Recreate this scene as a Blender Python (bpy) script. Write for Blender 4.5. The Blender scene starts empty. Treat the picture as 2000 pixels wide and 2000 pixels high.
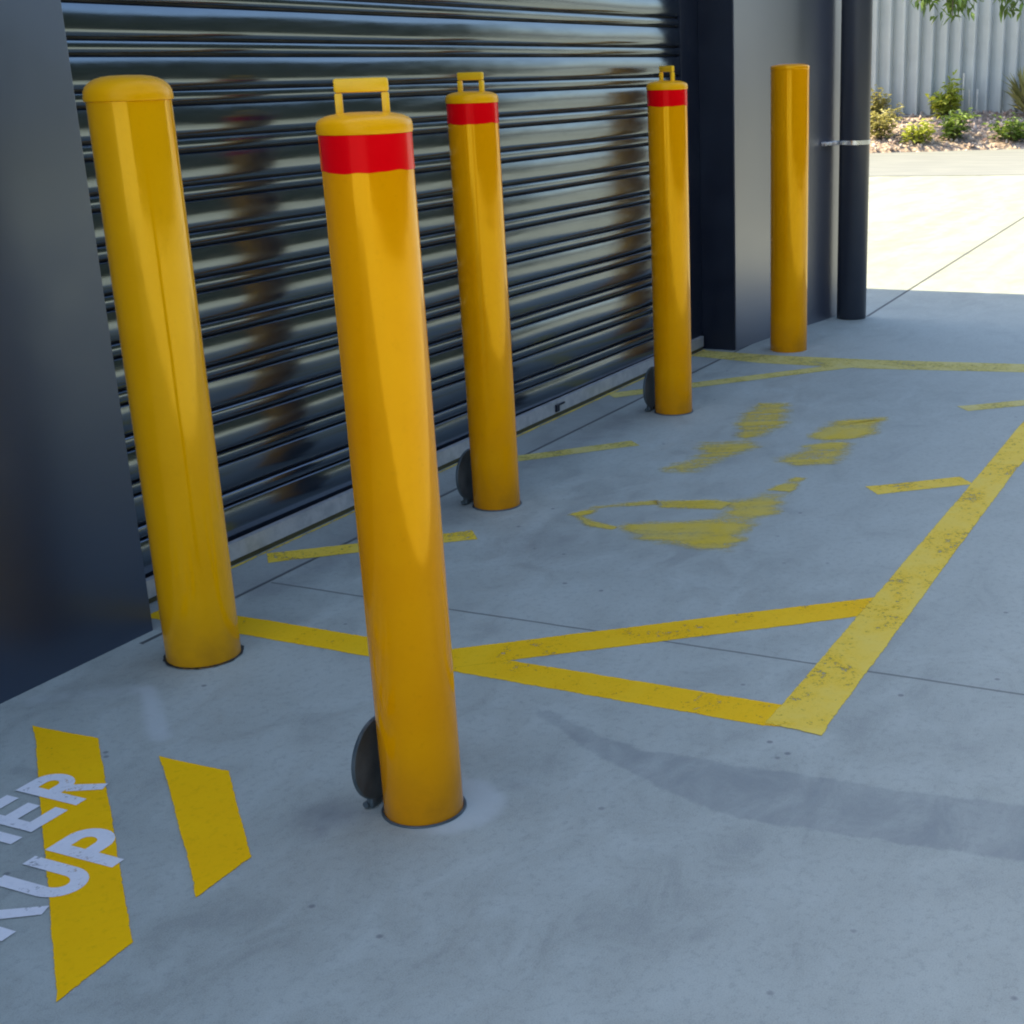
import bpy, bmesh, math, random
from mathutils import Vector, Matrix, Euler, noise as mnoise

rnd = random.Random(7)
scene = bpy.context.scene
col = scene.collection
R = math.radians
PI = math.pi

# ------------------------------------------------------------------ helpers
def link(name, me, parent=None, mats=()):
    o = bpy.data.objects.new(name, me)
    col.objects.link(o)
    for m in mats:
        me.materials.append(m)
    if parent is not None:
        o.parent = parent
    return o

def tag(o, label=None, cat=None, group=None, kind=None):
    if label: o['label'] = label
    if cat: o['category'] = cat
    if group: o['group'] = group
    if kind: o['kind'] = kind
    return o

def thing(name, label, cat, loc=(0, 0, 0), group=None, rot=(0, 0, 0)):
    o = bpy.data.objects.new(name, None)
    col.objects.link(o)
    o.empty_display_size = .1
    o.location = loc
    o.rotation_euler = rot
    return tag(o, label, cat, group)

def obj(name, bm, mat, parent=None, smooth=None, label=None):
    me = bpy.data.meshes.new(name)
    bmesh.ops.recalc_face_normals(bm, faces=bm.faces[:])
    bm.to_mesh(me)
    bm.free()
    if smooth is not None:
        for p in me.polygons: p.use_smooth = True
        me.set_sharp_from_angle(angle=R(smooth))
    o = link(name, me, parent, [mat])
    if label: o['label'] = label
    return o

def bx(bm, x0, x1, y0, y1, z0, z1, bev=0):
    vs = [bm.verts.new((x, y, z)) for x in (x0, x1) for y in (y0, y1) for z in (z0, z1)]
    f = [(0, 1, 3, 2), (4, 6, 7, 5), (0, 4, 5, 1), (2, 3, 7, 6), (0, 2, 6, 4), (1, 5, 7, 3)]
    fs = [bm.faces.new([vs[i] for i in q]) for q in f]
    if bev:
        es = list({e for fa in fs for e in fa.edges})
        bmesh.ops.bevel(bm, geom=es, offset=bev, segments=2, affect='EDGES', profile=.5)

def prism(bm, poly, z0, z1, bev=0):
    lo = [bm.verts.new((x, y, z0)) for x, y in poly]
    hi = [bm.verts.new((x, y, z1)) for x, y in poly]
    n = len(poly)
    fs = [bm.faces.new(lo[::-1]), bm.faces.new(hi)]
    ver = []
    for i in range(n):
        j = (i + 1) % n
        fs.append(bm.faces.new((lo[i], lo[j], hi[j], hi[i])))
        ver.append(bm.edges.get((lo[i], hi[i])))
    if bev:
        bmesh.ops.bevel(bm, geom=ver, offset=bev, segments=3, affect='EDGES', profile=.5)

def lathe(bm, prof, n=64, cap0=False, cap1=False, cx=0, cy=0, jit=0, jit_rows=()):
    rings = []
    for k, (r, z) in enumerate(prof):
        ring = []
        for i in range(n):
            a = 2 * PI * i / n
            dz = 0
            if k in jit_rows:
                dz = jit * (math.sin(3 * a + 1) + .6 * math.sin(7 * a + 2) + .4 * math.sin(13 * a))
            ring.append(bm.verts.new((cx + r * math.cos(a), cy + r * math.sin(a), z + dz)))
        rings.append(ring)
    for a, b in zip(rings, rings[1:]):
        for i in range(n):
            j = (i + 1) % n
            bm.faces.new((a[i], a[j], b[j], b[i]))
    if cap0: bm.faces.new(rings[0][::-1])
    if cap1: bm.faces.new(rings[-1])

def tube(bm, pts, rad, n=8, cap=True):
    """swept round tube; rad may be a list"""
    pts = [Vector(p) for p in pts]
    if not isinstance(rad, (list, tuple)): rad = [rad] * len(pts)
    rings = []
    for i, p in enumerate(pts):
        a = pts[max(i - 1, 0)]; b = pts[min(i + 1, len(pts) - 1)]
        t = (b - a).normalized()
        up = Vector((0, 0, 1)) if abs(t.z) < .95 else Vector((1, 0, 0))
        s = t.cross(up).normalized(); u = s.cross(t)
        rings.append([bm.verts.new(p + rad[i] * (math.cos(2 * PI * k / n) * s + math.sin(2 * PI * k / n) * u)) for k in range(n)])
    for a, b in zip(rings, rings[1:]):
        for k in range(n):
            j = (k + 1) % n
            bm.faces.new((a[k], a[j], b[j], b[k]))
    if cap:
        bm.faces.new(rings[0][::-1]); bm.faces.new(rings[-1])

# ------------------------------------------------------------------ node helpers
class NT:
    def __init__(s, name):
        s.m = bpy.data.materials.new(name)
        s.m.use_nodes = True
        s.t = s.m.node_tree
        s.t.nodes.clear()
        s.out = s.n('ShaderNodeOutputMaterial')
        s.b = s.n('ShaderNodeBsdfPrincipled')
        s.l(s.b.outputs[0], s.out.inputs[0])
    def n(s, typ, **kw):
        nd = s.t.nodes.new(typ)
        for k, v in kw.items(): setattr(nd, k, v)
        return nd
    def l(s, a, b): s.t.links.new(a, b)
    def put(s, sock, v):
        if hasattr(v, 'is_output') or isinstance(v, bpy.types.NodeSocket): s.l(v, sock)
        elif v is not None: sock.default_value = v
    def coord(s, which='Object'):
        return s.n('ShaderNodeTexCoord').outputs[which]
    def pos(s):
        return s.n('ShaderNodeNewGeometry').outputs['Position']
    def noise(s, vec, scale, detail=6, rough=.6, dist=0):
        nd = s.n('ShaderNodeTexNoise')
        s.l(vec, nd.inputs['Vector'])
        nd.inputs['Scale'].default_value = scale
        nd.inputs['Detail'].default_value = detail
        nd.inputs['Roughness'].default_value = rough
        nd.inputs['Distortion'].default_value = dist
        return nd.outputs['Fac']
    def math(s, op, a, b=None, c=None, clamp=False):
        nd = s.n('ShaderNodeMath', operation=op, use_clamp=clamp)
        s.put(nd.inputs[0], a)
        if b is not None: s.put(nd.inputs[1], b)
        if c is not None: s.put(nd.inputs[2], c)
        return nd.outputs[0]
    def ramp(s, fac, a, b, lo=0., hi=1.):
        nd = s.n('ShaderNodeMapRange', interpolation_type='SMOOTHSTEP')
        s.put(nd.inputs['Value'], fac)
        nd.inputs['From Min'].default_value = a
        nd.inputs['From Max'].default_value = b
        nd.inputs['To Min'].default_value = lo
        nd.inputs['To Max'].default_value = hi
        return nd.outputs['Result']
    def mix(s, fac, a, b, blend='MIX'):
        nd = s.n('ShaderNodeMix', data_type='RGBA', blend_type=blend)
        s.put(nd.inputs['Factor'], fac)
        s.put(nd.inputs['A'] if False else nd.inputs[6], a)
        s.put(nd.inputs[7], b)
        return nd.outputs[2]
    def scale(s, vec, xyz):
        nd = s.n('ShaderNodeMapping')
        s.l(vec, nd.inputs['Vector'])
        nd.inputs['Scale'].default_value = xyz
        return nd.outputs[0]
    def bump(s, h, strength=.2, dist=.01):
        nd = s.n('ShaderNodeBump')
        s.l(h, nd.inputs['Height'])
        nd.inputs['Strength'].default_value = strength
        nd.inputs['Distance'].default_value = dist
        s.l(nd.outputs[0], s.b.inputs['Normal'])
        return nd
    def base(s, v): s.put(s.b.inputs['Base Color'], v)
    def set(s, **kw):
        for k, v in kw.items(): s.put(s.b.inputs[k.replace('_', ' ')], v)

def c4(*v): return (v[0], v[1], v[2], 1)

# ------------------------------------------------------------------ materials
def paint_mat(name, dark, light, rough, ior=1.5, coat=0., bumpk=.05, dirt=.25, scale=6, grime_z=False, tint=None):
    t = NT(name)
    p = t.coord()
    n1 = t.noise(p, scale, 5)
    n2 = t.noise(p, scale * 14, 3)
    c = t.mix(t.ramp(n1, .3, .7), dark, light)
    c = t.mix(t.math('MULTIPLY', t.ramp(n2, .55, .8), dirt), c, c4(dark[0] * .55, dark[1] * .5, dark[2] * .5 + .005))
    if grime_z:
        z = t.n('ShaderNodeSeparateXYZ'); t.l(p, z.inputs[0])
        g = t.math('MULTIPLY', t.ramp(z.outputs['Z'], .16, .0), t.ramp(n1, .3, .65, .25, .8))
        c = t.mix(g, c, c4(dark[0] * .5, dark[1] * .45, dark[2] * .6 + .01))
    t.base(c)
    t.set(Roughness=t.ramp(n1, .3, .75, rough * .8, rough * 1.35), IOR=ior)
    t.b.inputs['Coat Weight'].default_value = coat
    if tint: t.b.inputs['Specular Tint'].default_value = c4(*tint)
    t.b.inputs['Coat Roughness'].default_value = .08
    h = t.math('ADD', t.math('MULTIPLY', t.noise(p, 5, 2), 1.0), t.math('MULTIPLY', t.noise(p, 60, 2), .05))
    t.bump(h, bumpk, .02)
    return t.m

M = {}
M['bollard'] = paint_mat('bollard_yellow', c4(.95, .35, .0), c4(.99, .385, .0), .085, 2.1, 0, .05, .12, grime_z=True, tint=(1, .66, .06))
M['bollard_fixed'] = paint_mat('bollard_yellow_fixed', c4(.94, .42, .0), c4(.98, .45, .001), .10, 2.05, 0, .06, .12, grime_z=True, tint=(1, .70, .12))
M['cap'] = paint_mat('cap_yellow', c4(.94, .42, .0), c4(.98, .45, .0), .30, 1.45, 0, .05, .1, tint=(1, .8, .3))
M['handle'] = paint_mat('handle_yellow', c4(.95, .53, .01), c4(.98, .56, .015), .3, 1.4, 0, .1, .3)
M['red'] = paint_mat('red_tape', c4(.90, .0, .004), c4(.95, .0, .006), .18, 1.6, 0, .05, .05, tint=(1, .10, .10))
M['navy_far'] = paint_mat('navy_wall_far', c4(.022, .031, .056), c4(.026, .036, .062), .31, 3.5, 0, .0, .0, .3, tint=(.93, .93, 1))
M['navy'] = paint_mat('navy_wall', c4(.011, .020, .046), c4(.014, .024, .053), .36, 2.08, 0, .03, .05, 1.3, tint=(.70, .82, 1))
M['navy_pipe'] = paint_mat('navy_pipe', c4(.022, .027, .040), c4(.028, .034, .048), .36, 1.5, 0, .06, .15, 2)
M['guide'] = paint_mat('black_guide_shade', c4(.008, .012, .024), c4(.011, .016, .029), .45, 1.4, 0, .02, .1)  # real guide black, also laid on curtain grooves and pier return as painted shade
M['galv'] = paint_mat('galvanised', c4(.42, .43, .43), c4(.56, .56, .55), .4, 1.6, 0, .05, .5, 30)
M['galv'].node_tree.nodes['Principled BSDF'].inputs['Metallic'].default_value = .35
M['clip'] = paint_mat('zinc_clip', c4(.7, .7, .7), c4(.8, .8, .8), .28, 1.6, 0, .02, .1, 30)
M['clip'].node_tree.nodes['Principled BSDF'].inputs['Metallic'].default_value = .8
M['rubber'] = paint_mat('black_rubber', c4(.012, .014, .014), c4(.03, .034, .032), .55, 1.45, 0, .3, .4, 40)
M['steel_dark'] = paint_mat('dark_steel', c4(.040, .060, .070), c4(.085, .110, .122), .45, 1.6, 0, .3, .5, 25)
M['seal'] = paint_mat('bottom_seal', c4(.05, .045, .02), c4(.09, .08, .03), .6, 1.45, 0, .2, .4, 30)
M['stake'] = paint_mat('pale_stake', c4(.55, .53, .48), c4(.7, .68, .62), .7, 1.45, 0, .2, .3, 30)
M['roof'] = paint_mat('roof_steel', c4(.18, .19, .2), c4(.22, .23, .24), .5, 1.45, 0, .02, .2, 2)

# roller door curtain: dark navy baked enamel, quite glossy
t = NT('door_enamel')
p = t.pos()
nz = t.noise(t.scale(p, (.6, 1, 6)), 3, 4)
t.base(t.mix(t.ramp(nz, .3, .7), c4(.008, .012, .021), c4(.012, .016, .026)))
t.set(Roughness=t.ramp(t.noise(t.scale(p, (1.5, 1, 12)), 5, 5), .3, .75, .11, .18), IOR=2.4)
t.bump(t.noise(t.scale(p, (.5, 1, 1)), 4, 2), .08, .02)
t.b.inputs['Specular Tint'].default_value = c4(.70, .85, 1)
M['door'] = t.m

# concrete slab (the shaded apron and the sunlit drive)
t = NT('concrete')
p = t.pos()
sx = t.n('ShaderNodeSeparateXYZ'); t.l(p, sx.inputs[0])
X, Y = sx.outputs['X'], sx.outputs['Y']
big = t.noise(p, .9, 5, .6, .6)
mid = t.noise(t.scale(p, (1.0, 1.6, 1)), 5, 6, .65, .8)
fine = t.noise(p, 55, 4, .7)
grain = t.noise(p, 420, 2, .8)
c = t.mix(t.ramp(big, .3, .7), c4(0.303, 0.331, 0.290), c4(0.372, 0.404, 0.355))
c = t.mix(t.ramp(mid, .35, .72), c, c4(0.397, 0.435, 0.389))
c = t.mix(t.math('MULTIPLY', t.ramp(mid, .47, .27), .50), c, c4(0.241, 0.264, 0.244))
c = t.mix(t.math('MULTIPLY', t.ramp(fine, .48, .68), .36), c, c4(0.215, 0.239, 0.221))
c = t.mix(t.math('MULTIPLY', t.ramp(grain, .45, .72), .42), c, c4(0.445, 0.484, 0.443))
c = t.mix(t.math('MULTIPLY', t.ramp(grain, .5, .30), .38), c, c4(0.182, 0.201, 0.193))
# small pits and spots
vo = t.n('ShaderNodeTexVoronoi'); vo.inputs['Scale'].default_value = 9; t.l(p, vo.inputs['Vector'])
pit = t.math('MULTIPLY', t.ramp(vo.outputs['Distance'], .075, .03), t.ramp(t.noise(p, 3.1, 2), .46, .55))
c = t.mix(t.math('MULTIPLY', pit, .7), c, c4(.13, .14, .15))
# attributes painted on the slab mesh
def attr(name):
    a = t.n('ShaderNodeAttribute'); a.attribute_name = name; return a.outputs['Fac']
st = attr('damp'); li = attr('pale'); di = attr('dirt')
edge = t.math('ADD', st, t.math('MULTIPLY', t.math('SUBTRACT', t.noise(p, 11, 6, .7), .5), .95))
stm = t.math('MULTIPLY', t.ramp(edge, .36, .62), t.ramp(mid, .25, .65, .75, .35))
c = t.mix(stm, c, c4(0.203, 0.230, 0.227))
lim = t.math('MULTIPLY', t.ramp(t.math('ADD', li, t.math('MULTIPLY', t.math('SUBTRACT', t.noise(p, 9, 4), .5), .5)), .3, .75), .75)
c = t.mix(lim, c, c4(0.460, 0.502, 0.480))
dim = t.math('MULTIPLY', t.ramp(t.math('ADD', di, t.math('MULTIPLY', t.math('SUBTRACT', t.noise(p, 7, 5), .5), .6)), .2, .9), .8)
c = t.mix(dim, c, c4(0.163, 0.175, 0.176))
# drive beyond the apron: streaked tan, darkened in colour so sunlight does not clip
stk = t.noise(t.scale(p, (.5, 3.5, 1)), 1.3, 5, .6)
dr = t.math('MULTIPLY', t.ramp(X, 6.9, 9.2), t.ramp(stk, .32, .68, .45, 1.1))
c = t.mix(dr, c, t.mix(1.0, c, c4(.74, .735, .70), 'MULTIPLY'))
# control joints
def line(a, b, cc, w, lo=None, hi=None, axis=None):
    d = t.math('ABSOLUTE', t.math('ADD', t.math('ADD', t.math('MULTIPLY', X, a), t.math('MULTIPLY', Y, b)), cc))
    m = t.ramp(d, w, w * .45)
    if lo is not None: m = t.math('MULTIPLY', m, t.math('GREATER_THAN', axis, lo))
    if hi is not None: m = t.math('MULTIPLY', m, t.math('LESS_THAN', axis, hi))
    return m
wob = t.math('MULTIPLY', t.math('SUBTRACT', t.noise(p, 2.5, 3), .5), .012)
j1 = line(.0096, 1, -2.400, .0085, 2.30, 6.25, X)
def line2(cx_, w, lo, hi):
    d = t.math('ABSOLUTE', t.math('ADD', t.math('SUBTRACT', X, cx_), wob))
    return t.math('MULTIPLY', t.math('MULTIPLY', t.ramp(d, w, w * .4), t.math('LESS_THAN', Y, hi)), t.math('GREATER_THAN', Y, lo))
j2 = t.math('MULTIPLY', line2(2.748, .0055, -30, 2.36), .65)
j3 = line(-.0268, 1, -1.853, .011, 7.05, 60, X)
j4 = t.math('MULTIPLY', line2(10.4, .012, -60, -6), 1)
jj = t.math('MAXIMUM', t.math('MAXIMUM', j1, j2), t.math('MAXIMUM', j3, j4))
c = t.mix(t.math('MULTIPLY', jj, .88), c, c4(.035, .040, .042))
# threshold strip between the joint and the door: dirtier, greyer
th = t.math('MULTIPLY', t.math('GREATER_THAN', t.math('ADD', Y, t.math('MULTIPLY', X, .0096)), 2.400), t.math('LESS_THAN', X, 6.2))
c = t.mix(t.math('MULTIPLY', t.math('MULTIPLY', th, t.math('GREATER_THAN', X, 2.38)), .35), c, c4(0.176, 0.183, 0.175))
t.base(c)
t.set(Roughness=t.ramp(mid, .3, .7, .62, .82), IOR=1.45)
hh = t.math('ADD', t.math('ADD', t.math('MULTIPLY', fine, .5), t.math('MULTIPLY', grain, .25)), t.math('MULTIPLY', mid, .6))
hh = t.math('SUBTRACT', hh, t.math('MULTIPLY', jj, 2.0))
t.bump(hh, .28, .006)
M['concrete'] = t.m

def marking_mat(name, base, worn, wear, soft=.07, streak=False):
    """road paint: patchy, dusty, worn through to the concrete where the noise says so"""
    t = NT(name)
    p = t.pos()
    n1 = t.noise(p, 6, 6, .7, .5); n2 = t.noise(p, 60, 5, .75); n3 = t.noise(p, 260, 3, .8)
    c = t.mix(t.ramp(n1, .3, .7), base, worn)
    c = t.mix(t.math('MULTIPLY', t.ramp(n2, .5, .75), .35), c, c4(base[0] * .6, base[1] * .6, base[2] * .6))
    c = t.mix(t.math('MULTIPLY', t.ramp(n3, .5, .8), .15), c, worn)
    t.base(c)
    t.set(Roughness=.7, IOR=1.25)
    a = t.math('ADD', t.math('MULTIPLY', n2, .55), t.math('MULTIPLY', n1, .55))
    a = t.math('ADD', a, t.math('MULTIPLY', n3, .25))
    # polygon edge fade from a mesh attribute
    e = t.n('ShaderNodeAttribute'); e.attribute_name = 'body'
    a = t.math('ADD', a, t.math('MULTIPLY', e.outputs['Fac'], .45))
    top = 1.
    if streak:      # letter strokes survive as slanted streaks
        mp = t.n('ShaderNodeMapping'); t.l(p, mp.inputs['Vector'])
        mp.inputs['Rotation'].default_value = (0, 0, R(65)); 
        q = t.noise(t.scale(mp.outputs[0], (2.2, 12, 1)), 1, 3, .5)
        a = t.math('ADD', a, t.math('MULTIPLY', t.math('SUBTRACT', q, .46), 1.25))
        top = .80
    al = t.ramp(a, wear - soft, wear + soft, 0., top)
    tr = t.n('ShaderNodeBsdfTransparent')
    mx = t.n('ShaderNodeMixShader')
    t.l(al, mx.inputs[0]); t.l(tr.outputs[0], mx.inputs[1]); t.l(t.b.outputs[0], mx.inputs[2])
    t.l(mx.outputs[0], t.out.inputs[0])
    t.bump(n2, .2, .003)
    return t.m
M['yellow_fresh'] = marking_mat('yellow_marking_fresh', c4(.95, .51, .0), c4(.98, .545, .0), .93)
M['yellow_line'] = marking_mat('yellow_marking', c4(.86, .485, .0), c4(.88, .53, .01), 1.01)
M['yellow_dusty'] = marking_mat('yellow_marking_dusty', c4(.82, .54, .03), c4(.78, .58, .10), 1.03)
M['yellow_far'] = marking_mat('yellow_marking_far', c4(.62, .50, .09), c4(.60, .52, .20), 1.03, .14)
M['yellow_stencil'] = marking_mat('yellow_stencil', c4(.80, .56, .02), c4(.70, .55, .12), 1.06, .27, True)
M['white_paint'] = marking_mat('white_marking', c4(.72, .73, .74), c4(.78, .78, .78), 1.00)

# fence sheet
t = NT('fence_sheet')
p = t.pos()
n = t.noise(p, 3, 4)
t.base(t.mix(t.ramp(n, .3, .7), c4(.47, .49, .475), c4(.52, .54, .52)))
t.set(Roughness=.5)
M['fence'] = t.m

# foliage
def leaf_mat(name, a, b, trans):
    t = NT(name)
    oi = t.n('ShaderNodeAttribute'); oi.attribute_name = 'tone'
    c = t.mix(oi.outputs['Fac'], a, b)
    t.base(c); t.set(Roughness=.5)
    tl = t.n('ShaderNodeBsdfTranslucent')
    t.l(t.mix(.5, c, trans), tl.inputs['Color'])
    mx = t.n('ShaderNodeMixShader'); mx.inputs[0].default_value = .35
    t.l(t.b.outputs[0], mx.inputs[1]); t.l(tl.outputs[0], mx.inputs[2]); t.l(mx.outputs[0], t.out.inputs[0])
    return t.m
M['leaf'] = leaf_mat('leaf_green', c4(.045, .085, .015), c4(.17, .27, .045), c4(.30, .42, .05))
M['leaf_lime'] = leaf_mat('leaf_lime', c4(.13, .18, .02), c4(.50, .56, .09), c4(.65, .66, .07))
M['leaf_dry'] = leaf_mat('leaf_dry', c4(.14, .14, .04), c4(.46, .43, .16), c4(.5, .46, .12))
M['leaf_dark'] = leaf_mat('leaf_dark', c4(.025, .038, .018), c4(.07, .09, .045), c4(.10, .14, .03))
M['bark'] = paint_mat('bark', c4(.09, .07, .05), c4(.16, .13, .10), .8, 1.4, 0, .5, .5, 12)

# garden bed and stones
t = NT('mulch')
p = t.pos()
n = t.noise(p, 9, 6, .7); v = t.n('ShaderNodeTexVoronoi'); v.inputs['Scale'].default_value = 14; t.l(p, v.inputs['Vector'])
c = t.mix(t.ramp(n, .3, .7), c4(.30, .23, .18), c4(.48, .40, .33))
c = t.mix(t.math('MULTIPLY', t.ramp(v.outputs['Distance'], .25, .6), .6), c, c4(.14, .10, .08))
t.base(c); t.set(Roughness=.9); t.bump(v.outputs['Distance'], .8, .05)
M['mulch'] = t.m
t = NT('stone')
oi = t.n('ShaderNodeAttribute'); oi.attribute_name = 'tone'
t.base(t.mix(oi.outputs['Fac'], c4(.30, .20, .16), c4(.60, .52, .45))); t.set(Roughness=.85)
M['stone'] = t.m
t = NT('asphalt_pale')
p = t.pos()
t.base(t.mix(t.ramp(t.noise(t.scale(p, (1, .3, 1)), 4, 5), .3, .7), c4(.175, .19, .19), c4(.215, .23, .225))); t.set(Roughness=.85)
M['road'] = t.m

# ------------------------------------------------------------------ ground slab (one sheet to the horizon, dense near the camera)
def axis(lo, hi, step, far_lo, far_hi):
    a = []
    v = lo
    while v <= hi + 1e-6: a.append(v); v += step
    s = step; v = hi
    while v < far_hi: s *= 1.6; v += s; a.append(min(v, far_hi))
    s = step; v = lo; pre = []
    while v > far_lo: s *= 1.6; v -= s; pre.append(max(v, far_lo))
    return pre[::-1] + a
gx = axis(.9, 7.6, .03, -250, 400)
gy = axis(-.2, 2.75, .03, -300, 300)

def seg_dist(px, py, a, b):
    ax, ay = a; bx_, by_ = b
    dx, dy = bx_ - ax, by_ - ay
    u = max(0, min(1, ((px - ax) * dx + (py - ay) * dy) / (dx * dx + dy * dy)))
    return math.hypot(px - ax - u * dx, py - ay - u * dy)
def inside(px, py, poly):
    c = False; j = len(poly) - 1
    for i in range(len(poly)):
        xi, yi = poly[i]; xj, yj = poly[j]
        if (yi > py) != (yj > py) and px < (xj - xi) * (py - yi) / (yj - yi) + xi: c = not c
        j = i
    return c
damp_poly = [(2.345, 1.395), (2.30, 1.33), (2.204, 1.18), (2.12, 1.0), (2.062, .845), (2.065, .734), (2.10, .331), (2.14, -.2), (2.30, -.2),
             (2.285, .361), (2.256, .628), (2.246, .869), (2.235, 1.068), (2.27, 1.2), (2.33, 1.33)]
B1 = (2.302, 2.193); B2 = (1.886, 1.334); B3 = (3.554, 2.157); B4 = (4.835, 2.138); B5 = (6.117, 2.132)
def sd_poly(x, y, poly):
    d = min(seg_dist(x, y, poly[i], poly[(i + 1) % len(poly)]) for i in range(len(poly)))
    return d if inside(x, y, poly) else -d
verts = []; damp = []; pale = []; dirt = []
for x in gx:
    for y in gy:
        verts.append((x, y, 0))
        d = 0
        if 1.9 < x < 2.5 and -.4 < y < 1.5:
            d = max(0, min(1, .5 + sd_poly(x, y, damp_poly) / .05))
        damp.append(d)
        l = 0
        for (bx0, by0), r0, amt in (((1.908, 1.300), .112, .75), (B1, .15, .25), (B5, .2, .4)):
            q = math.hypot(x - bx0, y - by0)
            if q < .5: l = max(l, amt * max(0, min(1, (r0 - q) / .05 + .5)))
        # faint pale trowel smear beside the left column
        l = max(l, .8 * max(0, 1 - seg_dist(x, y, (2.10, 2.17), (1.93, 1.98)) / .05))
        l = max(l, .55 * max(0, 1 - seg_dist(x, y, (1.98, 2.36), (2.1, 2.2)) / .10))
        pale.append(l)
        k = 0
        k = max(k, .75 * max(0, 1 - math.hypot((x - 1.80), (y - 1.47)) / .14))        # darker patch by the front socket
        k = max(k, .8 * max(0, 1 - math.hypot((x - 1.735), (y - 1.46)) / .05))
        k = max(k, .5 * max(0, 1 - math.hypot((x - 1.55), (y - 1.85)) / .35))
        k = max(k, .55 * max(0, 1 - seg_dist(x, y, (2.7, 2.33), (5.2, 2.25)) / .30))     # darker band in front of the door
        k = max(k, .45 * max(0, 1 - math.hypot((x - 3.25), (y - 1.85)) / .4))
        k = max(k, .5 * max(0, 1 - math.hypot((x - 2.02), (y - 1.22)) / .1))
        dirt.append(k)
ny = len(gy)
faces = [(i * ny + j, (i + 1) * ny + j, (i + 1) * ny + j + 1, i * ny + j + 1) for i in range(len(gx) - 1) for j in range(ny - 1)]
me = bpy.data.meshes.new('pavement')
me.from_pydata(verts, [], faces)
for nm, arr in (('damp', damp), ('pale', pale), ('dirt', dirt)):
    a = me.attributes.new(nm, 'FLOAT', 'POINT'); a.data.foreach_set('value', arr)
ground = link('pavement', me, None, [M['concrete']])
tag(ground, 'grey concrete pavement in front of the roller door running out to the sunlit drive', 'pavement', kind='structure')

# ------------------------------------------------------------------ painted markings, each a thin sheet on the slab
zc = [0]
def sheet(name, polys, mat, z, label, fade=.008, grow=0.):
    """flat polygon sheet; triangulated with an inner ring carrying the 'body' attribute so edges wear first"""
    vs = []; fs = []; body = []
    zc[0] += 1; z = .0005 + .00009 * zc[0]
    for poly in polys:
        cxm = sum(p[0] for p in poly) / len(poly); cym = sum(p[1] for p in poly) / len(poly)
        # densify the outline a little and jitter it so that it is not ruler straight
        pts = []
        for i in range(len(poly)):
            a = poly[i]; b = poly[(i + 1) % len(poly)]
            L = math.hypot(b[0] - a[0], b[1] - a[1]); n = max(1, int(L / .05))
            for k in range(n):
                u = k / n
                x = a[0] + (b[0] - a[0]) * u; y = a[1] + (b[1] - a[1]) * u
                j = mnoise.noise(Vector((x * 9, y * 9, z * 50))) * .0018
                pts.append((x + j, y + j * .7))
        n = len(pts)
        area = sum(pts[i][0] * pts[(i + 1) % n][1] - pts[(i + 1) % n][0] * pts[i][1] for i in range(n))
        sgn = 1 if area > 0 else -1
        inner = []
        for i in range(n):
            a = Vector((*pts[i - 1], 0)); b = Vector((*pts[(i + 1) % n], 0))
            t_ = (b - a).normalized()
            inner.append((pts[i][0] - sgn * t_.y * fade, pts[i][1] + sgn * t_.x * fade))
        if grow:
            pts = [(2 * 0 + p_[0] + (p_[0] - q_[0]) / fade * grow, p_[1] + (p_[1] - q_[1]) / fade * grow) for p_, q_ in zip(pts, inner)]
        o0 = len(vs)
        vs += [(x, y, z) for x, y in pts]; body += [0.] * n
        vs += [(x, y, z) for x, y in inner]; body += [1.] * n
        for i in range(n):
            j = (i + 1) % n
            fs.append((o0 + i, o0 + j, o0 + n + j, o0 + n + i))
        fs.append(tuple(o0 + n + i for i in range(n)))
    me = bpy.data.meshes.new(name)
    me.from_pydata(vs, [], fs)
    a = me.attributes.new('body', 'FLOAT', 'POINT'); a.data.foreach_set('value', body)
    o = link(name, me, ground, [mat])
    if label: o['label'] = label
    return o

def drift(x): return -.013 * (x - 2.4)
def strip(a, b, w):
    a = Vector(a); b = Vector(b); t_ = (b - a).normalized(); n_ = Vector((-t_.y, t_.x)) * w / 2
    return [tuple(a + n_), tuple(a - n_), tuple(b - n_), tuple(b + n_)]

Z1, Z2, Z3 = .0015, .0019, .005
sheet('yellow_line', [[(2.535, 2.50), (2.43, 2.50), (2.42, 1.60), (2.412, .89), (2.44, .775), (2.53, .885), (2.53, 1.6)]], M['yellow_line'], Z1,
      'yellow edge line crossing from the column past the front bollard')
sheet('yellow_line', [[(5.84, 2.49), (5.99, 2.49), (5.97, 2.15), (6.00, 1.70), (6.09, 1.08), (6.12, .775), (5.91, .775), (5.91, 1.05), (5.80, 1.66), (5.78, 2.15)]],
      M['yellow_far'], Z1, 'pale worn yellow line closing the far end of the box')
sheet('yellow_line', [strip((2.435, 1.715), (3.165, .83), .118)], M['yellow_line'], Z2, 'yellow diagonal nearest the front bollard')
sheet('yellow_line', [strip((2.90, 2.50), (3.28, 2.062), .095), strip((4.06, 1.155), (4.27, .905), .10)], M['yellow_dusty'], Z1,
      'second yellow diagonal broken by the worn lettering')
sheet('yellow_line', [strip((3.93, 2.46), (4.36, 2.07), .085), strip((5.20, 1.14), (5.40, .905), .095)], M['yellow_far'], Z1,
      'third yellow diagonal broken by the worn lettering')
sheet('yellow_line', [strip((5.0, 2.49), (5.86, 1.75), .10)], M['yellow_far'], Z2, 'last faded yellow diagonal before the far line')
sheet('yellow_line', [[(2.56, 2.522), (6.0, 2.477), (6.0, 2.503), (2.56, 2.55)]], M['yellow_dusty'], Z2, 'thin yellow line along the foot of the roller door', .012)
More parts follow.
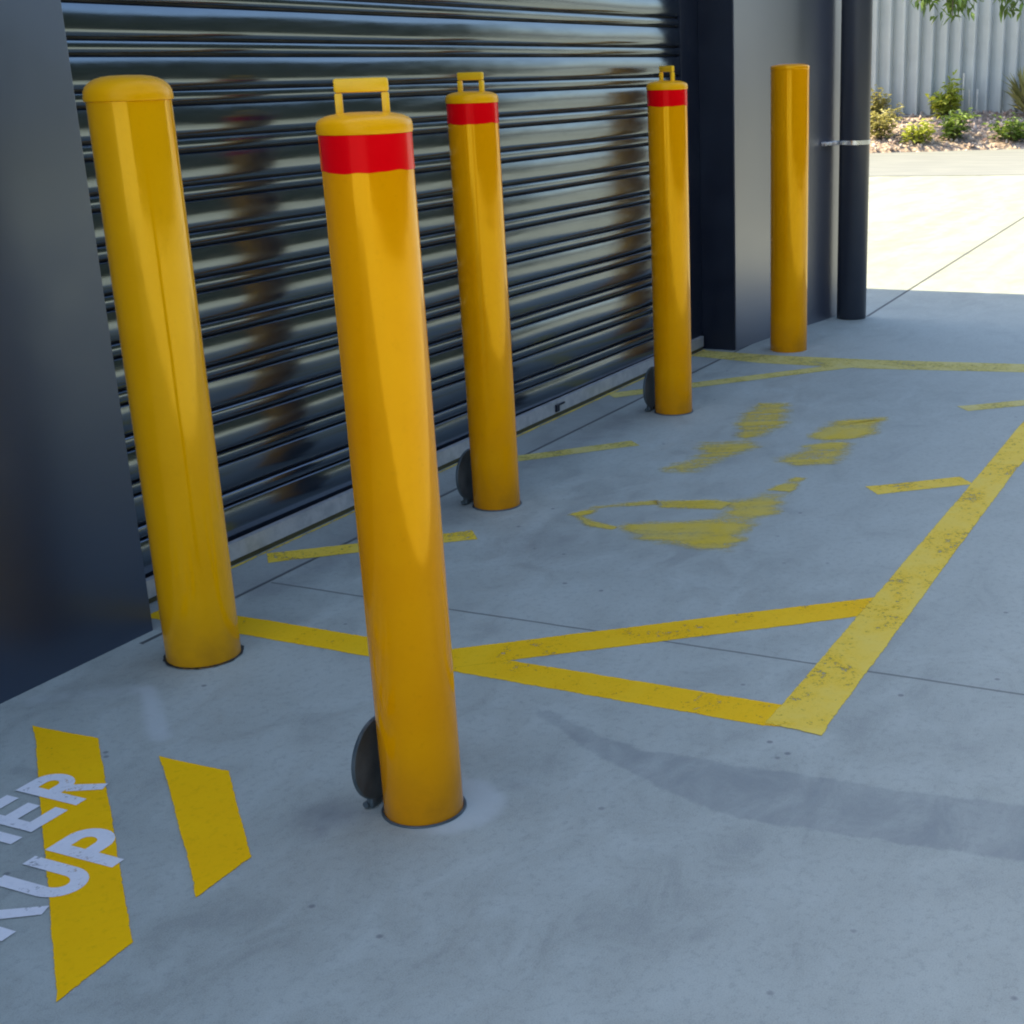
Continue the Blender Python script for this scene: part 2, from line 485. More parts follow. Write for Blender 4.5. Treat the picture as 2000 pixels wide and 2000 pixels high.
sten = [[(3.53, 1.9), (3.64, 1.88), (3.75, 1.72), (3.7, 1.68), (3.62, 1.84), (3.54, 1.85), (3.52, 1.78), (3.48, 1.69), (3.44, 1.71), (3.46, 1.81)],
        [(3.74, 1.73), (3.82, 1.55), (3.80, 1.50), (3.72, 1.50), (3.68, 1.68)],
        [(3.44, 1.70), (3.52, 1.72), (3.60, 1.56), (3.70, 1.49), (3.80, 1.515), (3.94, 1.45), (3.95, 1.37), (3.84, 1.355), (3.73, 1.345), (3.60, 1.38), (3.52, 1.36), (3.39, 1.34), (3.35, 1.42), (3.39, 1.50), (3.38, 1.60)],
        [(4.07, 1.87), (4.30, 1.80), (4.36, 1.86), (4.45, 1.87), (4.52, 1.77), (4.66, 1.83), (4.86, 1.89), (5.08, 1.89), (5.08, 1.77), (4.74, 1.66), (4.56, 1.70), (4.50, 1.655), (4.30, 1.68), (4.13, 1.70), (4.06, 1.77)],
        [(4.31, 1.55), (4.44, 1.51), (4.55, 1.49), (4.70, 1.55), (4.88, 1.52), (4.99, 1.36), (4.73, 1.34), (4.60, 1.37), (4.46, 1.34), (4.31, 1.35), (4.23, 1.46)]]
sheet('worn_lettering', sten[2:], M['yellow_stencil'], Z1, 'worn yellow stencilled lettering in the middle of the box, no longer readable', .04, .025)
sheet('worn_lettering', [sten[1], [(3.53, 1.9), (3.64, 1.88), (3.75, 1.72), (3.71, 1.69), (3.63, 1.83), (3.53, 1.86)], [(3.525, 1.885), (3.525, 1.84), (3.50, 1.78), (3.475, 1.715), (3.435, 1.72), (3.46, 1.81)],
                         [(3.96, 1.452), (4.13, 1.415), (4.13, 1.375), (3.96, 1.372)]], M['yellow_stencil'], Z1, 'thin faded curl of the worn yellow lettering', .014, .010)
sheet('yellow_line', [[(2.412, .768), (2.424, .897), (4.0, .893), (5.86, .90), (5.86, .775), (4.3, .785)]], M['yellow_dusty'], Z2,
      'long dusty yellow line parallel to the door')
# hatched patch behind the white lettering
sheet('hatch_stripe', [[(1.875, 2.268), (1.885, 2.095), (1.364, 1.513), (1.202, 1.508)]], M['yellow_fresh'], Z1, 'yellow hatch stripe under the white letters', .006)
sheet('hatch_stripe', [[(1.866, 1.927), (1.869, 1.754), (1.633, 1.507), (1.494, 1.509)]], M['yellow_fresh'], Z1, 'short yellow hatch stripe beside the front bollard', .006)
sheet('hatch_stripe', [[(1.60, 2.27), (1.43, 2.27), (.93, 1.70), (.93, 1.52)]], M['yellow_fresh'], Z1, 'yellow hatch stripe left of the letters', .006)

W_, S_ = .66, .20          # glyph width and stroke, unit cap height
def arc(cx, cy, rx, ry, a0, a1, n=10):
    return [(cx + rx * math.cos(R(a0 + (a1 - a0) * k / n)), cy + ry * math.sin(R(a0 + (a1 - a0) * k / n))) for k in range(n + 1)]
h_ = S_ / 2
GL = {
 'C': [arc(W_ / 2, .5, W_ / 2 - h_, .5 - h_, 45, 315, 20)],
 'U': [[(h_, 1), (h_, .36)] + arc(W_ / 2, .36, W_ / 2 - h_, .36 - h_, 180, 360, 14) + [(W_ - h_, .36), (W_ - h_, 1)]],
 'S': [arc(W_ / 2, .70, W_ / 2 - h_, .30 - h_, 30, 270, 14) + arc(W_ / 2, .30, W_ / 2 - h_, .30 - h_, 90, -150, 14)],
 'T': [[(0, 1 - h_), (W_, 1 - h_)], [(W_ / 2, 0), (W_ / 2, 1 - S_)]],
 'O': [arc(W_ / 2, .5, W_ / 2 - h_, .5 - h_, 0, 360, 26)],
 'M': [[(h_, 0), (h_, 1)], [(S_ * .8, .96), (.42, .35), (.84 - S_ * .8, .96)], [(.84 - h_, 0), (.84 - h_, 1)]],
 'E': [[(h_, 0), (h_, 1)], [(S_, h_), (W_, h_)], [(S_, .5), (W_ * .92, .5)], [(S_, 1 - h_), (W_, 1 - h_)]],
 'R': [[(h_, 0), (h_, 1)], [(S_, 1 - h_), (.36, 1 - h_)] + arc(.36, .71, W_ - .36 - h_, .29 - h_, 80, -80, 10) + [(.36, .42 + h_), (S_, .42 + h_)], [(.34, .44), (W_ - h_ + .03, 0)]],
 'P': [[(h_, 0), (h_, 1)], [(S_, 1 - h_), (.36, 1 - h_)] + arc(.36, .69, W_ - .36 - h_, .31 - h_, 80, -80, 10) + [(.36, .38 + h_), (S_, .38 + h_)]],
 'I': [[(h_, 0), (h_, 1)]],
 'K': [[(h_, 0), (h_, 1)], [(S_ * .9, .40), (W_ - h_ * .4, 1)], [(S_ * 1.5, .52), (W_ - h_ * .2, 0)]],
}
def lettering(txt, right, base, width, height, label):
    """bold block capitals built as flat painted strokes"""
    total = sum({'I': S_, 'M': .84}.get(c_, W_) for c_ in txt) + .15 * (len(txt) - 1)
    sx_ = width / total
    vv = []; ff = []; x = 0; k = 0
    for c_ in txt:
        for line_ in GL[c_]:
            P_ = [Vector((a_, b_)) for a_, b_ in line_]
            L_ = []; R_ = []
            for q in range(len(P_)):
                a_ = P_[max(q - 1, 0)]; b_ = P_[min(q + 1, len(P_) - 1)]
                d_ = (b_ - a_).normalized(); n_ = Vector((-d_.y, d_.x)) * h_
                L_.append(P_[q] + n_); R_.append(P_[q] - n_)
            for q in range(len(P_) - 1):
                o0 = len(vv); k += 1
                for w_ in (L_[q], R_[q], R_[q + 1], L_[q + 1]):
                    vv.append((right - width + (x + w_.x) * sx_, base + min(1, max(0, w_.y)) * height, Z2 + k * 3e-6))
                ff.append((o0, o0 + 1, o0 + 2, o0 + 3))
        x += {'I': S_, 'M': .84}.get(c_, W_) + .15
    me = bpy.data.meshes.new('painted_lettering'); me.from_pydata(vv, [], ff)
    a = me.attributes.new('body', 'FLOAT', 'POINT'); a.data.foreach_set('value', [1.] * len(me.vertices))
    o = link('painted_lettering', me, ground, [M['white_paint']])
    o['label'] = label
lettering('CUSTOMER', 1.738, 1.925, .83, .150, 'white painted word CUSTOMER, upper line on the pavement')
lettering('PICKUP', 1.608, 1.705, .60, .150, 'white painted word PICKUP, lower line on the pavement')

# grey gutter strip across the drive in front of the garden bed
bmr = bmesh.new()
v = [bmr.verts.new(q) for q in ((15.1, 8.5, .004), (16.9, -1.5, .004), (17.8, -6, .004), (23.6, -1.5, .004), (18.75, 8.5, .004))]
bmr.faces.new(v)
road = obj('gutter_strip', bmr, M['road'])
tag(road, 'pale grey gutter strip across the sunlit drive along the garden bed', 'gutter', kind='structure')

# ------------------------------------------------------------------ building
H = 3.65
bld = thing('warehouse', 'dark navy warehouse front with a closed roller door and downpipe', 'building', (2.375, 2.42, 0))
bp = Vector((2.375, 2.42, 0))
def part(name, bm, mat, parent=bld, smooth=None, label=None):
    bmesh.ops.translate(bm, vec=-bp, verts=bm.verts[:])
    o = obj(name, bm, mat, parent, smooth, label)
    return o
def sub(name, bm, mat, parent, smooth=None, label=None):
    return part(name, bm, mat, parent, smooth, label)

bm = bmesh.new()
prism(bm, [(-9, 2.56), (2.381, 2.412), (2.379, 2.72), (-9, 2.87)], -.05, H, .006)
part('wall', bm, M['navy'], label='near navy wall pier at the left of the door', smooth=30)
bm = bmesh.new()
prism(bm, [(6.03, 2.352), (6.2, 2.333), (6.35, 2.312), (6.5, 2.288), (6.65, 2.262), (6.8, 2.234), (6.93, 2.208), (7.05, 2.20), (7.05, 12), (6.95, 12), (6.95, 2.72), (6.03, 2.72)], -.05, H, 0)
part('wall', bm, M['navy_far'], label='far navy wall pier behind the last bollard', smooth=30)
bm = bmesh.new(); prism(bm, [(6.022, 2.3555), (6.0295, 2.3555), (6.0295, 2.512), (6.022, 2.512)], -.02, 2.95)  # thin dark sheet added to paint the shade of the pier's return face
part('pier_return_shade', bm, M['guide'], label='dark sheet on the return face of the far pier, standing in for its shade')
bm = bmesh.new(); bx(bm, 2.379, 6.03, 2.42, 2.72, 2.95, H)
part('lintel', bm, M['navy'])
bm = bmesh.new(); bx(bm, -9, 6.95, 2.9, 12, H - .35, H - .25)
part('roof', bm, M['roof'])
bm = bmesh.new(); bx(bm, -9, -8.8, 2.9, 12, 0, H - .36)
part('wall', bm, M['navy'])
bm = bmesh.new(); bx(bm, -9, 6.94, 12.01, 12.2, 0, H)
part('wall', bm, M['navy'])

# roller door curtain: repeated convex slat + small rib, every slat hangs at its own small angle
bm = bmesh.new()
P = .1135
z_top = .987 + P * 18
rows = []
k = 0
zt = z_top
tilts = [rnd.uniform(-1.2, 1.2) for _ in range(40)]
nsl = 0
def slat_rows(zt, tilt):
    out = []
    # groove above the small rib, rib, groove, then the broad slat (d = outward)
    out += [(zt + .0035, -.004), (zt + .0025, -.014), (zt - .0035, -.015), (zt - .0045, -.002), (zt - .007, .0010), (zt - .013, .0022), (zt - .020, .0022), (zt - .027, .0012),
            (zt - .0315, -.0015), (zt - .0325, -.014), (zt - .0385, -.015), (zt - .0395, -.003), (zt - .042, .0)]
    a0 = zt - .042; n = 14; L = P - .042 - .0036
    d = .0
    for i in range(1, n + 1):
        s = (i - .5) / n
        ang = -10.5 + tilt + 19 * s + 32 * max(0, (s - .74) / .26) ** 2
        d -= math.tan(R(ang)) * L / n
        out.append((a0 - L * i / n, d))
    return out
i = 0
while zt > .14:
    til = tilts[i]
    if zt < .62: til = (-3.6 if i % 2 else 2.6) + rnd.uniform(-.6, .6)
    rows += slat_rows(zt, til)
    zt -= P; i += 1
rows.append((.055, -.004))
nx = 24
xs = [2.36 + (6.05 - 2.36) * q / nx for q in range(nx + 1)]
grid = []
for (z, d) in rows:
    row = []
    for x in xs:
        wav = .0012 * math.sin(x * 2.1 + z * 9) + .0008 * math.sin(x * 5.3 - z * 17)
        row.append(bm.verts.new((x, 2.568 + drift(x) - d + wav, z - .0085 * (x - 2.84))))
    grid.append(row)
for (ra, a), (rb, b) in zip(zip(rows, grid), zip(rows[1:], grid[1:])):
    for q in range(nx):
        f_ = bm.faces.new((a[q], a[q + 1], b[q + 1], b[q]))
        f_.material_index = 1 if min(ra[1], rb[1]) < -.0135 and max(ra[1], rb[1]) > -.05 and abs(ra[0] - rb[0]) < .0075 else 0
door = part('roller_door', bm, M['door'], smooth=24, label='dark ribbed steel roller door, fully closed')
door.data.materials.append(M['guide'])  # black on the groove faces paints in their recess shade
# solid backing just behind the curtain
bm = bmesh.new(); prism(bm, [(2.379, 2.60), (6.03, 2.555), (6.03, 2.70), (2.379, 2.70)], .0, 2.95)
sub('door_backing', bm, M['guide'], door)
bm = bmesh.new()
prism(bm, [(2.383, 2.545), (6.0, 2.497), (6.0, 2.515), (2.383, 2.563)], .016, .062, .002)
rail = sub('bottom_rail', bm, M['galv'], door, 30, 'galvanised bottom rail')
bm = bmesh.new(); prism(bm, [(2.383, 2.550), (6.0, 2.502), (6.0, 2.530), (2.383, 2.578)], .001, .016)
sub('bottom_seal', bm, M['seal'], door)
bm = bmesh.new()
bx(bm, 4.60, 4.625, 2.508, 2.52, .022, .05, .002); bx(bm, 4.62, 4.67, 2.509, 2.52, .042, .049, .001)
sub('rail_lock', bm, M['guide'], door, label='small black lock tab on the bottom rail')
bm = bmesh.new(); prism(bm, [(5.84, 2.515), (6.028, 2.513), (6.028, 2.565), (5.84, 2.567)], .0, 2.95, .002)
sub('door_guide', bm, M['guide'], door, label='black vertical guide channel')

# downpipe with its bracket
bm = bmesh.new()
lathe(bm, [(.071, .002), (.073, .006), (.073, 1.9), (.073, H - .1)], 48, True, True, 6.995, 2.107)
pipe = part('downpipe', bm, M['navy_pipe'], smooth=40, label='round dark downpipe at the end of the wall')
bm = bmesh.new()
lathe(bm, [(.0735, .842), (.0765, .842), (.0765, .862), (.0735, .862), (.0735, .842)], 48, False, False, 6.995, 2.107)
bx(bm, 6.885, 6.945, 2.165, 2.212, .843, .861, .001)
bx(bm, 6.83, 6.885, 2.196, 2.222, .843, .861, .001)
sub('pipe_bracket', bm, M['clip'], pipe, 30, 'bright zinc strap bracket')

# ------------------------------------------------------------------ bollards
def fixed_bollard(loc, label, dome, cap_over, h=1.2):
    t_ = thing('fixed_bollard', label, 'bollard', (loc[0], loc[1], 0), 'fixed yellow bollards at the door jambs')
    bm = bmesh.new(); lathe(bm, [(.0825, -.02), (.0825, .01), (.0825, .3), (.0825, .6), (.0825, .9), (.0825, h)], 72)
    obj('post', bm, M['bollard_fixed'], t_, 40)
    r = .0825 + cap_over
    bm = bmesh.new()
    prof = [(.0826, h - .002), (r, h - .001), (r + .0006, h + .004), (r, h + .010)]
    for i in range(1, 9):
        a = i / 8 * PI / 2
        prof.append((max(r * math.cos(a) ** .62, .002), h + .010 + (dome - .010) * math.sin(a)))
    lathe(bm, prof, 72, False, True)
    obj('cap', bm, M['cap'], t_, 40)
    return t_
b1 = fixed_bollard(B1, 'thick yellow fixed bollard with domed cap beside the left wall pier', .047, .0035)
bm = bmesh.new()
n = 90; ring = []
for i in range(n):
    a = 2 * PI * i / n
    j = .0035 * mnoise.noise(Vector((math.cos(a) * 4, math.sin(a) * 4, 3))) + .003 * mnoise.noise(Vector((math.cos(a) * 11, math.sin(a) * 11, 8)))
    ring.append((bm.verts.new((.080 * math.cos(a), .080 * math.sin(a), .004)), bm.verts.new(((.088 + j) * math.cos(a), (.088 + j) * math.sin(a), .003))))
for i in range(n):
    a = ring[i]; b = ring[(i + 1) % n]; bm.faces.new((a[0], b[0], b[1], a[1]))
obj('base_gap', bm, M['rubber'], b1, label='dark ragged gap round the foot of the post')
b5 = fixed_bollard(B5, 'plain yellow fixed bollard before the far wall pier, next to the downpipe', .024, .0008)
for ch in b5.children: ch.data.materials[0] = M['bollard']

def removable(loc, label, h_rot, tilt=(0, 0, 0), ring=.0745):
    t_ = thing('removable_bollard', label, 'bollard', (loc[0], loc[1], 0), 'removable yellow bollards with red bands and lift handles', tilt)
    bm = bmesh.new(); lathe(bm, [(.070, -.02), (.070, .01), (.070, .3), (.070, .6), (.070, .9), (.070, 1.152)], 72)
    obj('post', bm, M['bollard'], t_, 40)
    bm = bmesh.new(); lathe(bm, [(.0702, 1.097), (.0709, 1.0975), (.0709, 1.1505), (.0702, 1.151)], 72, jit=.0011, jit_rows=(0, 1))
    obj('reflective_band', bm, M['red'], t_, 40, 'red reflective band')
    bm = bmesh.new()
    prof = [(.0705, 1.1512), (.0720, 1.1514), (.0726, 1.154), (.0726, 1.161), (.0718, 1.166)]
    for i in range(1, 8):
        a = i / 7 * PI / 2
        prof.append((max(.0718 * math.cos(a) ** .75, .002), 1.166 + .016 * math.sin(a)))
    lathe(bm, prof, 72, False, True)
    lid = obj('lid', bm, M['cap'], t_, 40)
    # flat-strap lift handle standing on the lid
    bm = bmesh.new()
    w = .0405; th = .0115; br = .0115
    bx(bm, -w, -w + th, -br * .55, br * .55, 1.160, 1.2095, .002)
    bx(bm, w - th, w, -br * .55, br * .55, 1.160, 1.2095, .002)
    bx(bm, -w - .0003, w + .0003, -br * .57, br * .57, 1.2098, 1.2305, .004)
    bmesh.ops.rotate(bm, cent=(0, 0, 0), matrix=Matrix.Rotation(R(h_rot), 3, 'Z'), verts=bm.verts[:])
    obj('handle', bm, M['handle'], t_, 40)
    bm = bmesh.new()
    lathe(bm, [(.0695, .0015), (.0708, .0035), (ring - .001, .0035), (ring, .001)], 72)
    obj('socket_ring', bm, M['steel_dark'], t_, 40)
    # round socket cover flipped open, standing upright on the wall side
    bm = bmesh.new()
    lathe(bm, [(.004, .000), (.0745, .000), (.0765, .002), (.0765, .006), (.0745, .008), (.004, .008)], 56, True, True)
    bmesh.ops.rotate(bm, cent=(0, 0, 0), matrix=Matrix.Rotation(R(-90), 3, 'X'), verts=bm.verts[:])
    bmesh.ops.translate(bm, vec=(-.008, .079, .090), verts=bm.verts[:])
    bx(bm, -.040, -.012, .080, .094, .002, .024, .003)
    bx(bm, .005, .030, .080, .094, .002, .024, .003)
    tube(bm, [(-.045, .093, .009), (.04, .093, .009)], .006, 10)
    obj('socket_cover', bm, M['steel_dark'], t_, 35, 'dark round hinged socket cover, flipped up')
    return t_
removable(B2, 'nearest yellow removable bollard with wide red band, standing out in front', 122, (-.0015, -.0011, 0), .0752)
removable(B3, 'middle yellow removable bollard with red band, in front of the door centre', 88)
removable(B4, 'far yellow removable bollard with red band, before the black door guide', 58)

# ------------------------------------------------------------------ fence, bed, plants
fd = Vector((.42, -.9075, 0)).normalized(); fn = Vector((-.9075, -.42, 0)).normalized()
F0 = Vector((21.95, 5.62, 0))
fence = thing('metal_fence', 'tall pale grey ribbed metal fence behind the garden bed', 'fence', F0)
def corr(u):
    """saw-tooth rib profile: broad facet turned one way, narrow facet the other"""
    q = (u / .205) % 1.0
    return .12 * (q / .68) if q < .68 else .12 * (1 - (q - .68) / .32)
def fence_run(u0, u1, name, z0=.36, z1=2.55):
    bm = bmesh.new(); prev = None
    n = int((u1 - u0) / .0205)
    for i in range(n + 1):
        u = u0 + (u1 - u0) * i / n
        p_ = fd * u + fn * (corr(u) - .05)
        a = bm.verts.new((p_.x, p_.y, z0)); b = bm.verts.new((p_.x, p_.y, z1))
        if prev: bm.faces.new((prev[0], a, b, prev[1]))
        prev = (a, b)
    return obj(name, bm, M['fence'], fence, 20)
for q in range(-4, 5):
    fence_run(q * 2.46, q * 2.46 + 2.46, 'fence_panel')
for zr in (.38, 2.5):
    bm = bmesh.new()
    a = fd * -9.9 + fn * .062; b = fd * 12.3 + fn * .062; o_ = fn * .03
    prism(bm, [(a.x, a.y), (b.x, b.y), (b.x + o_.x, b.y + o_.y), (a.x + o_.x, a.y + o_.y)], zr - .03, zr + .03, .004)
    obj('fence_rail', bm, M['fence'], fence, 30)

# garden bed mound
bm = bmesh.new(); nu, nv = 120, 26
gr = []
def bed_z(u, v, x, y):
    base = .40 * min(1, (v * 1.02)) ** .8
    return max(0.0, base * (1 if v > .02 else 0)) + .035 * mnoise.noise(Vector((x * 3, y * 3, 0))) * min(1, v * 6) * (1 if v < .9 else .3) + (.03 if v > .02 else -.02)
BF = F0 + fn * 2.05
for i in range(nu + 1):
    u = -7 + 18 * i / nu
    row = []
    for j in range(nv + 1):
        v_ = j / nv
        e = .05 * mnoise.noise(Vector((u * 2, 5, 0))) * (1 - v_)
        p_ = BF + fd * u - fn * (2.15 * v_ + e)
        row.append(bm.verts.new((p_.x, p_.y, bed_z(u, v_, p_.x, p_.y))))
    gr.append(row)
for a, b in zip(gr, gr[1:]):
    for j in range(nv): bm.faces.new((a[j], b[j], b[j + 1], a[j + 1]))
bed = obj('garden_bed', bm, M['mulch'], None, 60)
tag(bed, 'pinkish brown mulched garden bed rising to the metal fence', 'garden bed', kind='structure')
# loose stones over the bed
bm = bmesh.new(); tones = []
lay = bm.verts.layers.float.new('tone')
for i in range(1500):
    u = rnd.uniform(-2.2, 5.5); v_ = rnd.random() ** .9 * .97
    p_ = BF + fd * u - fn * 2.15 * v_
    s = rnd.uniform(.015, .05)
    m = Matrix.Translation((p_.x, p_.y, bed_z(u, v_, p_.x, p_.y) + s * .25)) @ Euler((rnd.random() * 3, rnd.random() * 3, rnd.random() * 3)).to_matrix().to_4x4() @ Matrix.Diagonal((s, s * rnd.uniform(.6, 1), s * rnd.uniform(.4, .7), 1))
    r_ = bmesh.ops.create_icosphere(bm, subdivisions=1, radius=1, matrix=m)
    tn = rnd.random()
    for v in r_['verts']: v[lay] = tn
st = obj('mulch_stones', bm, M['stone'])
tag(st, 'pinkish stones and bark chips scattered over the garden bed', 'stones', kind='stuff')

def leaf_mesh(bm, lay, base, direction, L, W, tone, droop=.3):
    d = Vector(direction).normalized()
    s = d.cross(Vector((0, 0, 1)));
    if s.length < .05: s = Vector((1, 0, 0))
    s.normalize()
    s = (s + Vector((rnd.uniform(-.5, .5), rnd.uniform(-.5, .5), rnd.uniform(-.5, .5)))).normalized()
    b = Vector(base); mid = b + d * L * .5; tip = b + d * L + Vector((0, 0, -droop * L))
    vs = [bm.verts.new(q) for q in (b, mid + s * W * .5, tip, mid - s * W * .5)]
    for v in vs: v[lay] = tone
    bm.faces.new(vs)

def shrub(loc, label, w, h, mat, style, nleaf, Ll):
    w *= 1.18; Ll *= 1.12
    t_ = thing('shrub', label, 'shrub', loc, 'shrubs in the garden bed by the fence')
    bm = bmesh.new(); lay = bm.verts.layers.float.new('tone')
    bs = bmesh.new()
    nst = {'round': 9, 'spire': 7, 'spiky': 12}[style]
    for k in range(nst):
        a = 2 * PI * k / nst + rnd.uniform(-.3, .3)
        sp = {'round': rnd.uniform(.3, 1), 'spire': rnd.uniform(.1, .9), 'spiky': rnd.uniform(.4, 1)}[style]
        hh = h * {'round': rnd.uniform(.6, 1.0), 'spire': (1 - .62 * sp) * rnd.uniform(.85, 1.05), 'spiky': rnd.uniform(.6, 1)}[style]
        tip = Vector((math.cos(a) * w * .5 * sp, math.sin(a) * w * .5 * sp, hh))
        tube(bs, [(0, 0, -.03), tip * .5 + Vector((tip.x * .1, tip.y * .1, 0)), tip], [.008, .006, .003], 5)
        for i in range(nleaf // nst):
            u = rnd.uniform(.15, 1.0)
            q = tip * u + Vector((rnd.gauss(0, .05), rnd.gauss(0, .05), rnd.gauss(0, .04)))
            if style == 'spiky':
                d = tip.normalized() + Vector((rnd.uniform(-.5, .5), rnd.uniform(-.5, .5), rnd.uniform(-.1, .5)))
                leaf_mesh(bm, lay, tip * u * .5, d, Ll * rnd.uniform(.8, 1.6), Ll * .13, rnd.random(), .15)
            else:
                d = Vector((math.cos(a + rnd.uniform(-1.6, 1.6)), math.sin(a + rnd.uniform(-1.6, 1.6)), rnd.uniform(-.1, .9)))
                leaf_mesh(bm, lay, q, d, Ll * rnd.uniform(.7, 1.3), Ll * .45, max(0, min(1, u * .7 + rnd.uniform(-.25, .4))))
    obj('stem', bs, M['bark'], t_, 40)
    obj('foliage', bm, mat, t_)
    return t_
def bed_at(u, v_):
    p_ = BF + fd * u - fn * 2.15 * v_
    return (p_.x, p_.y, bed_z(u, v_, p_.x, p_.y))

def tree(name, loc, label, h, spread, nbr, nleaf, mat, group=None, Ll=.16, low=.45, lean=(0, 0), sprigs=()):
    t_ = thing(name, label, 'tree', loc, group)
    bt = bmesh.new(); bl = bmesh.new(); lay = bl.verts.layers.float.new('tone')
    pts = [Vector((lean[0] * u * u * h + .05 * math.sin(u * 7), lean[1] * u * u * h + .04 * math.cos(u * 6), h * .8 * u)) for u in (0, .2, .4, .6, .8, 1)]
    tube(bt, pts, [.11, .09, .075, .06, .04, .02], 9)
    tips = []
    for k in range(nbr):
        u = low + (1 - low) * (k + .5) / nbr
        ip = u * 5; i0 = min(4, int(ip)); base = pts[i0].lerp(pts[i0 + 1], ip - i0)
        a = k * 2.4 + rnd.uniform(-.4, .4)
        L = spread * (1.05 - .5 * abs(u - .6) * 1.6) * rnd.uniform(.7, 1.1)
        tip = base + Vector((math.cos(a) * L, math.sin(a) * L, L * rnd.uniform(.15, .6)))
        mid = base.lerp(tip, .5) + Vector((0, 0, .12 * L))
        tube(bt, [base, mid, tip], [.035, .02, .008], 6)
        tips.append((base, mid, tip))
    for s_ in sprigs:
        s_ = Vector(s_) - Vector(loc)
        base = pts[3]
        hi = Vector((s_.x * .8, s_.y * .8, max(s_.z + .9, base.z + .3)))
        tube(bt, [base, hi, s_ + Vector((0, 0, .35)), s_], [.03, .018, .010, .005], 6)
        for i in range(95):
            u = rnd.random()
            q = (hi.lerp(s_, u) if u < .3 else s_ + Vector((rnd.gauss(0, .10), rnd.gauss(0, .10), rnd.uniform(0, .5))))
            d = Vector((rnd.uniform(-1, 1), rnd.uniform(-1, 1), rnd.uniform(-1.2, .2)))
            leaf_mesh(bl, lay, q, d, Ll * rnd.uniform(.7, 1.2), Ll * .42, rnd.random() ** 1.3)
    for i in range(nleaf):
        b, m_, tp = rnd.choice(tips)
        u = rnd.uniform(.35, 1.08)
        q = b.lerp(m_, u * 2) if u < .5 else m_.lerp(tp, (u - .5) * 2)
        r_ = spread * .17
        off = Vector((rnd.gauss(0, r_), rnd.gauss(0, r_), rnd.gauss(0, r_ * .8)))
        d = Vector((rnd.uniform(-1, 1), rnd.uniform(-1, 1), rnd.uniform(-.7, .5)))
        tone = max(0, min(1, .5 + off.z / (r_ * 3) + rnd.uniform(-.35, .35)))
        leaf_mesh(bl, lay, q + off, d, Ll * rnd.uniform(.6, 1.3), Ll * .5, tone)
    obj('trunk', bt, M['bark'], t_, 40)
    obj('crown', bl, mat, t_)
    return t_

exec_sh = [
    (.34, .80, 'upright lime green shrub taller than the rest, standing against the fence', .38, .58, 'leaf_lime', 'spire', 460, .11),
    (-.35, .12, 'low lime shrub at the front edge of the bed, second from the downpipe', .34, .27, 'leaf_lime', 'round', 260, .09),
    (.17, .18, 'dark leafy shrub at the front edge in the middle of the bed', .44, .36, 'leaf', 'round', 340, .09),
    (.95, .12, 'dark green low bush at the right end of the bed front', .55, .30, 'leaf', 'round', 360, .09),
    (-.84, .24, 'loose yellow green shrub half hidden by the downpipe', .60, .44, 'leaf_dry', 'round', 420, .09),
    (-.68, .82, 'dull green shrub behind the downpipe near the fence', .34, .50, 'leaf_dry', 'spire', 260, .09),
    (1.5, .72, 'spiky yellowish plant against the shaded part of the fence', .62, .62, 'leaf_dry', 'spiky', 240, .34),
]
for (u, v_, lab, w, h, mt, sty, nl, Ll) in exec_sh:
    shrub(bed_at(u, v_), lab, w, h, M[mt], sty, nl, Ll)
for k, (u, hh, lab) in enumerate(((.60, .58, 'tallest thin pale plant stake beside the lime shrub'), (.70, .34, 'short thin pale stake, middle one of three'), (.81, .34, 'short thin pale stake, farthest right of three'))):
    x, y, z = bed_at(u, .90)
    bm = bmesh.new(); bx(bm, -.011, .011, -.011, .011, -.05, hh, .002)
    for v in bm.verts: v.co.x += v.co.z * (.03, -.06, .08)[k]
    o = obj('plant_stake', bm, M['stake']); o.location = (x, y, z)
    tag(o, lab, 'stake', 'pale stakes in the garden bed')

tree('garden_tree', (20.9, 6.75, .2), 'leafy tree whose drooping sprigs hang in front of the fence', 6.4, 1.35, 13, 5200, M['leaf'],
     Ll=.15, low=.52, sprigs=((20.50, 4.85, 1.72), (20.52, 5.25, 1.92), (21.2, 4.20, 1.78), (20.75, 4.75, 1.85)))
# tall clipped hedge across the drive: seen only as a reflection in the door, wall and bollards
hedge = thing('hedge', 'tall dark clipped hedge along the far side of the drive, outside the picture', 'hedge', (5, -7.6, 0))
bm = bmesh.new(); bx(bm, -15, 15, -.55, .55, 0, 4.2)
obj('core', bm, M['leaf_dark'], hedge)
bm = bmesh.new(); lay = bm.verts.layers.float.new('tone')
for i in range(9000):
    q = (rnd.uniform(-15.1, 15.1), .62 + rnd.gauss(0, .12), rnd.uniform(.02, 4.45)) if rnd.random() < .85 else (rnd.uniform(-15.1, 15.1), rnd.uniform(-.6, .6), 4.25 + rnd.gauss(0, .12))
    leaf_mesh(bm, lay, q, (rnd.uniform(-1, 1), rnd.uniform(-.2, 1), rnd.uniform(-.6, .8)), rnd.uniform(.14, .3), .14, rnd.random())
obj('foliage', bm, M['leaf_dark'], hedge)

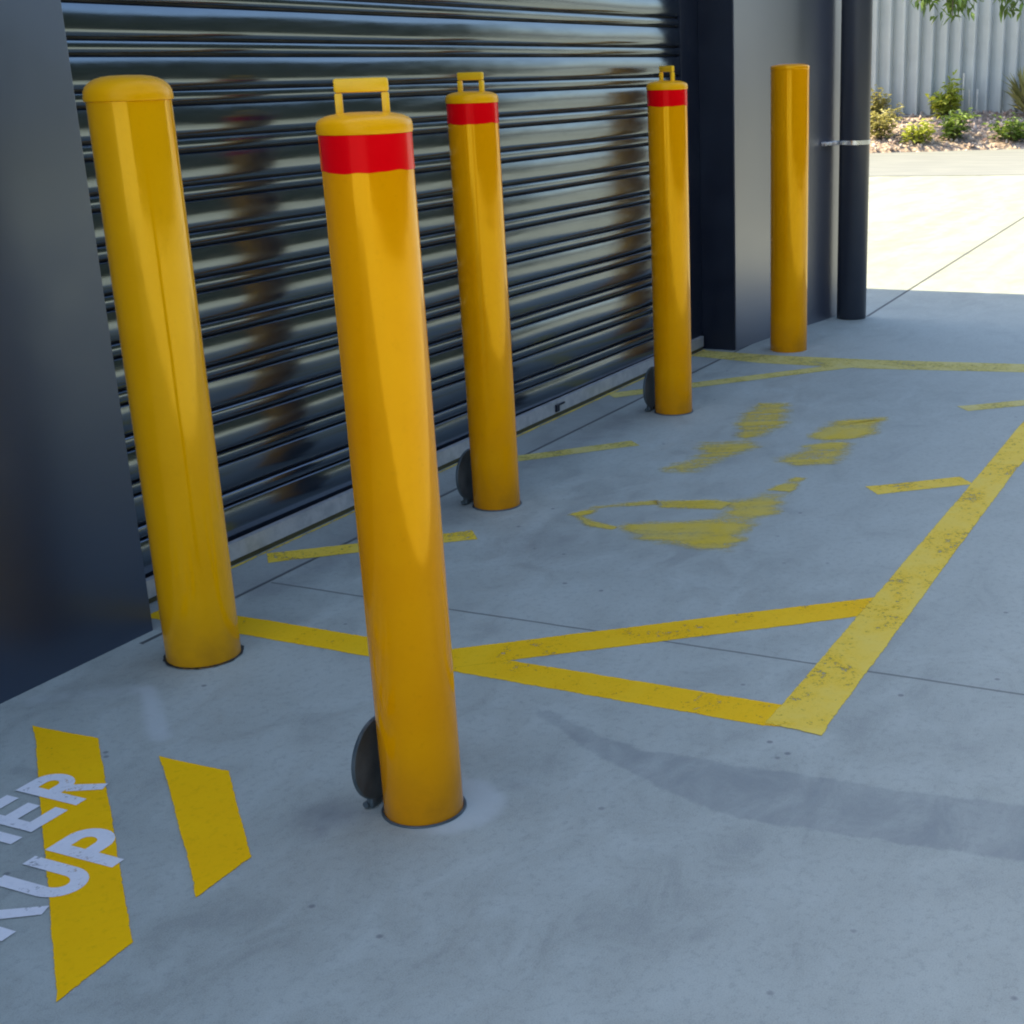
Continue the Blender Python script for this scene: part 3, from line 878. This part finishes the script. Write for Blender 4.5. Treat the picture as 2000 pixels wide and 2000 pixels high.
# ------------------------------------------------------------------ light
el = R(53)
Lh = Vector((.33, -.944, 0)).normalized()
L = Vector((Lh.x * math.cos(el), Lh.y * math.cos(el), -math.sin(el)))
sd = bpy.data.lights.new('sun', 'SUN'); sd.energy = 5.0; sd.angle = R(.55); sd.color = (1, .84, .53)
so = bpy.data.objects.new('sun', sd); col.objects.link(so)
so.rotation_euler = L.to_track_quat('-Z', 'Y').to_euler()
so.location = (0, 0, 20)
w = bpy.data.worlds.new('World'); scene.world = w; w.use_nodes = True
wt = w.node_tree
bg = wt.nodes.get('Background') or wt.nodes.new('ShaderNodeBackground')
sky = wt.nodes.new('ShaderNodeTexSky'); sky.sky_type = 'NISHITA'; sky.sun_disc = False
sky.sun_elevation = el; sky.sun_rotation = math.atan2(-Lh.x, -Lh.y)
sky.air_density = 1.0; sky.dust_density = 2.0; sky.ozone_density = .3
wt.links.new(sky.outputs[0], bg.inputs[0]); bg.inputs[1].default_value = .165

# ------------------------------------------------------------------ camera
cam = bpy.data.cameras.new('camera'); co = bpy.data.objects.new('camera', cam); col.objects.link(co)
cam.sensor_width = 36; cam.lens = 36 * 2810.54 / 2000
cam.shift_x = (1000 - 1248.99) / 2000
cam.shift_y = (1075.18 - 1000) / 2000
r_ = Vector((0.42044522, -0.90687893, -0.02822097)); u_ = Vector((0.30171684, 0.11041235, 0.94698261)); b_ = Vector((-0.85568263, -0.40666905, 0.32004299))
mt = Matrix(((r_.x, u_.x, b_.x, 0), (r_.y, u_.y, b_.y, 0), (r_.z, u_.z, b_.z, 1.23823), (0, 0, 0, 1)))
co.matrix_world = mt
cam.clip_start = .05; cam.clip_end = 2000
scene.camera = co

scene.render.engine = 'CYCLES'
scene.view_settings.view_transform = 'Standard'; scene.view_settings.look = 'None'
scene.view_settings.exposure = 0; scene.view_settings.gamma = 1
scene.cycles.use_denoising = True
scene.cycles.film_exposure = 2.5      # the photograph is exposed for the open shade
scene.cycles.max_bounces = 6
scene.cycles.pixel_filter_type = 'BLACKMAN_HARRIS'
scene.cycles.filter_width = 2.0
scene.render.resolution_x = 1024; scene.render.resolution_y = 1024
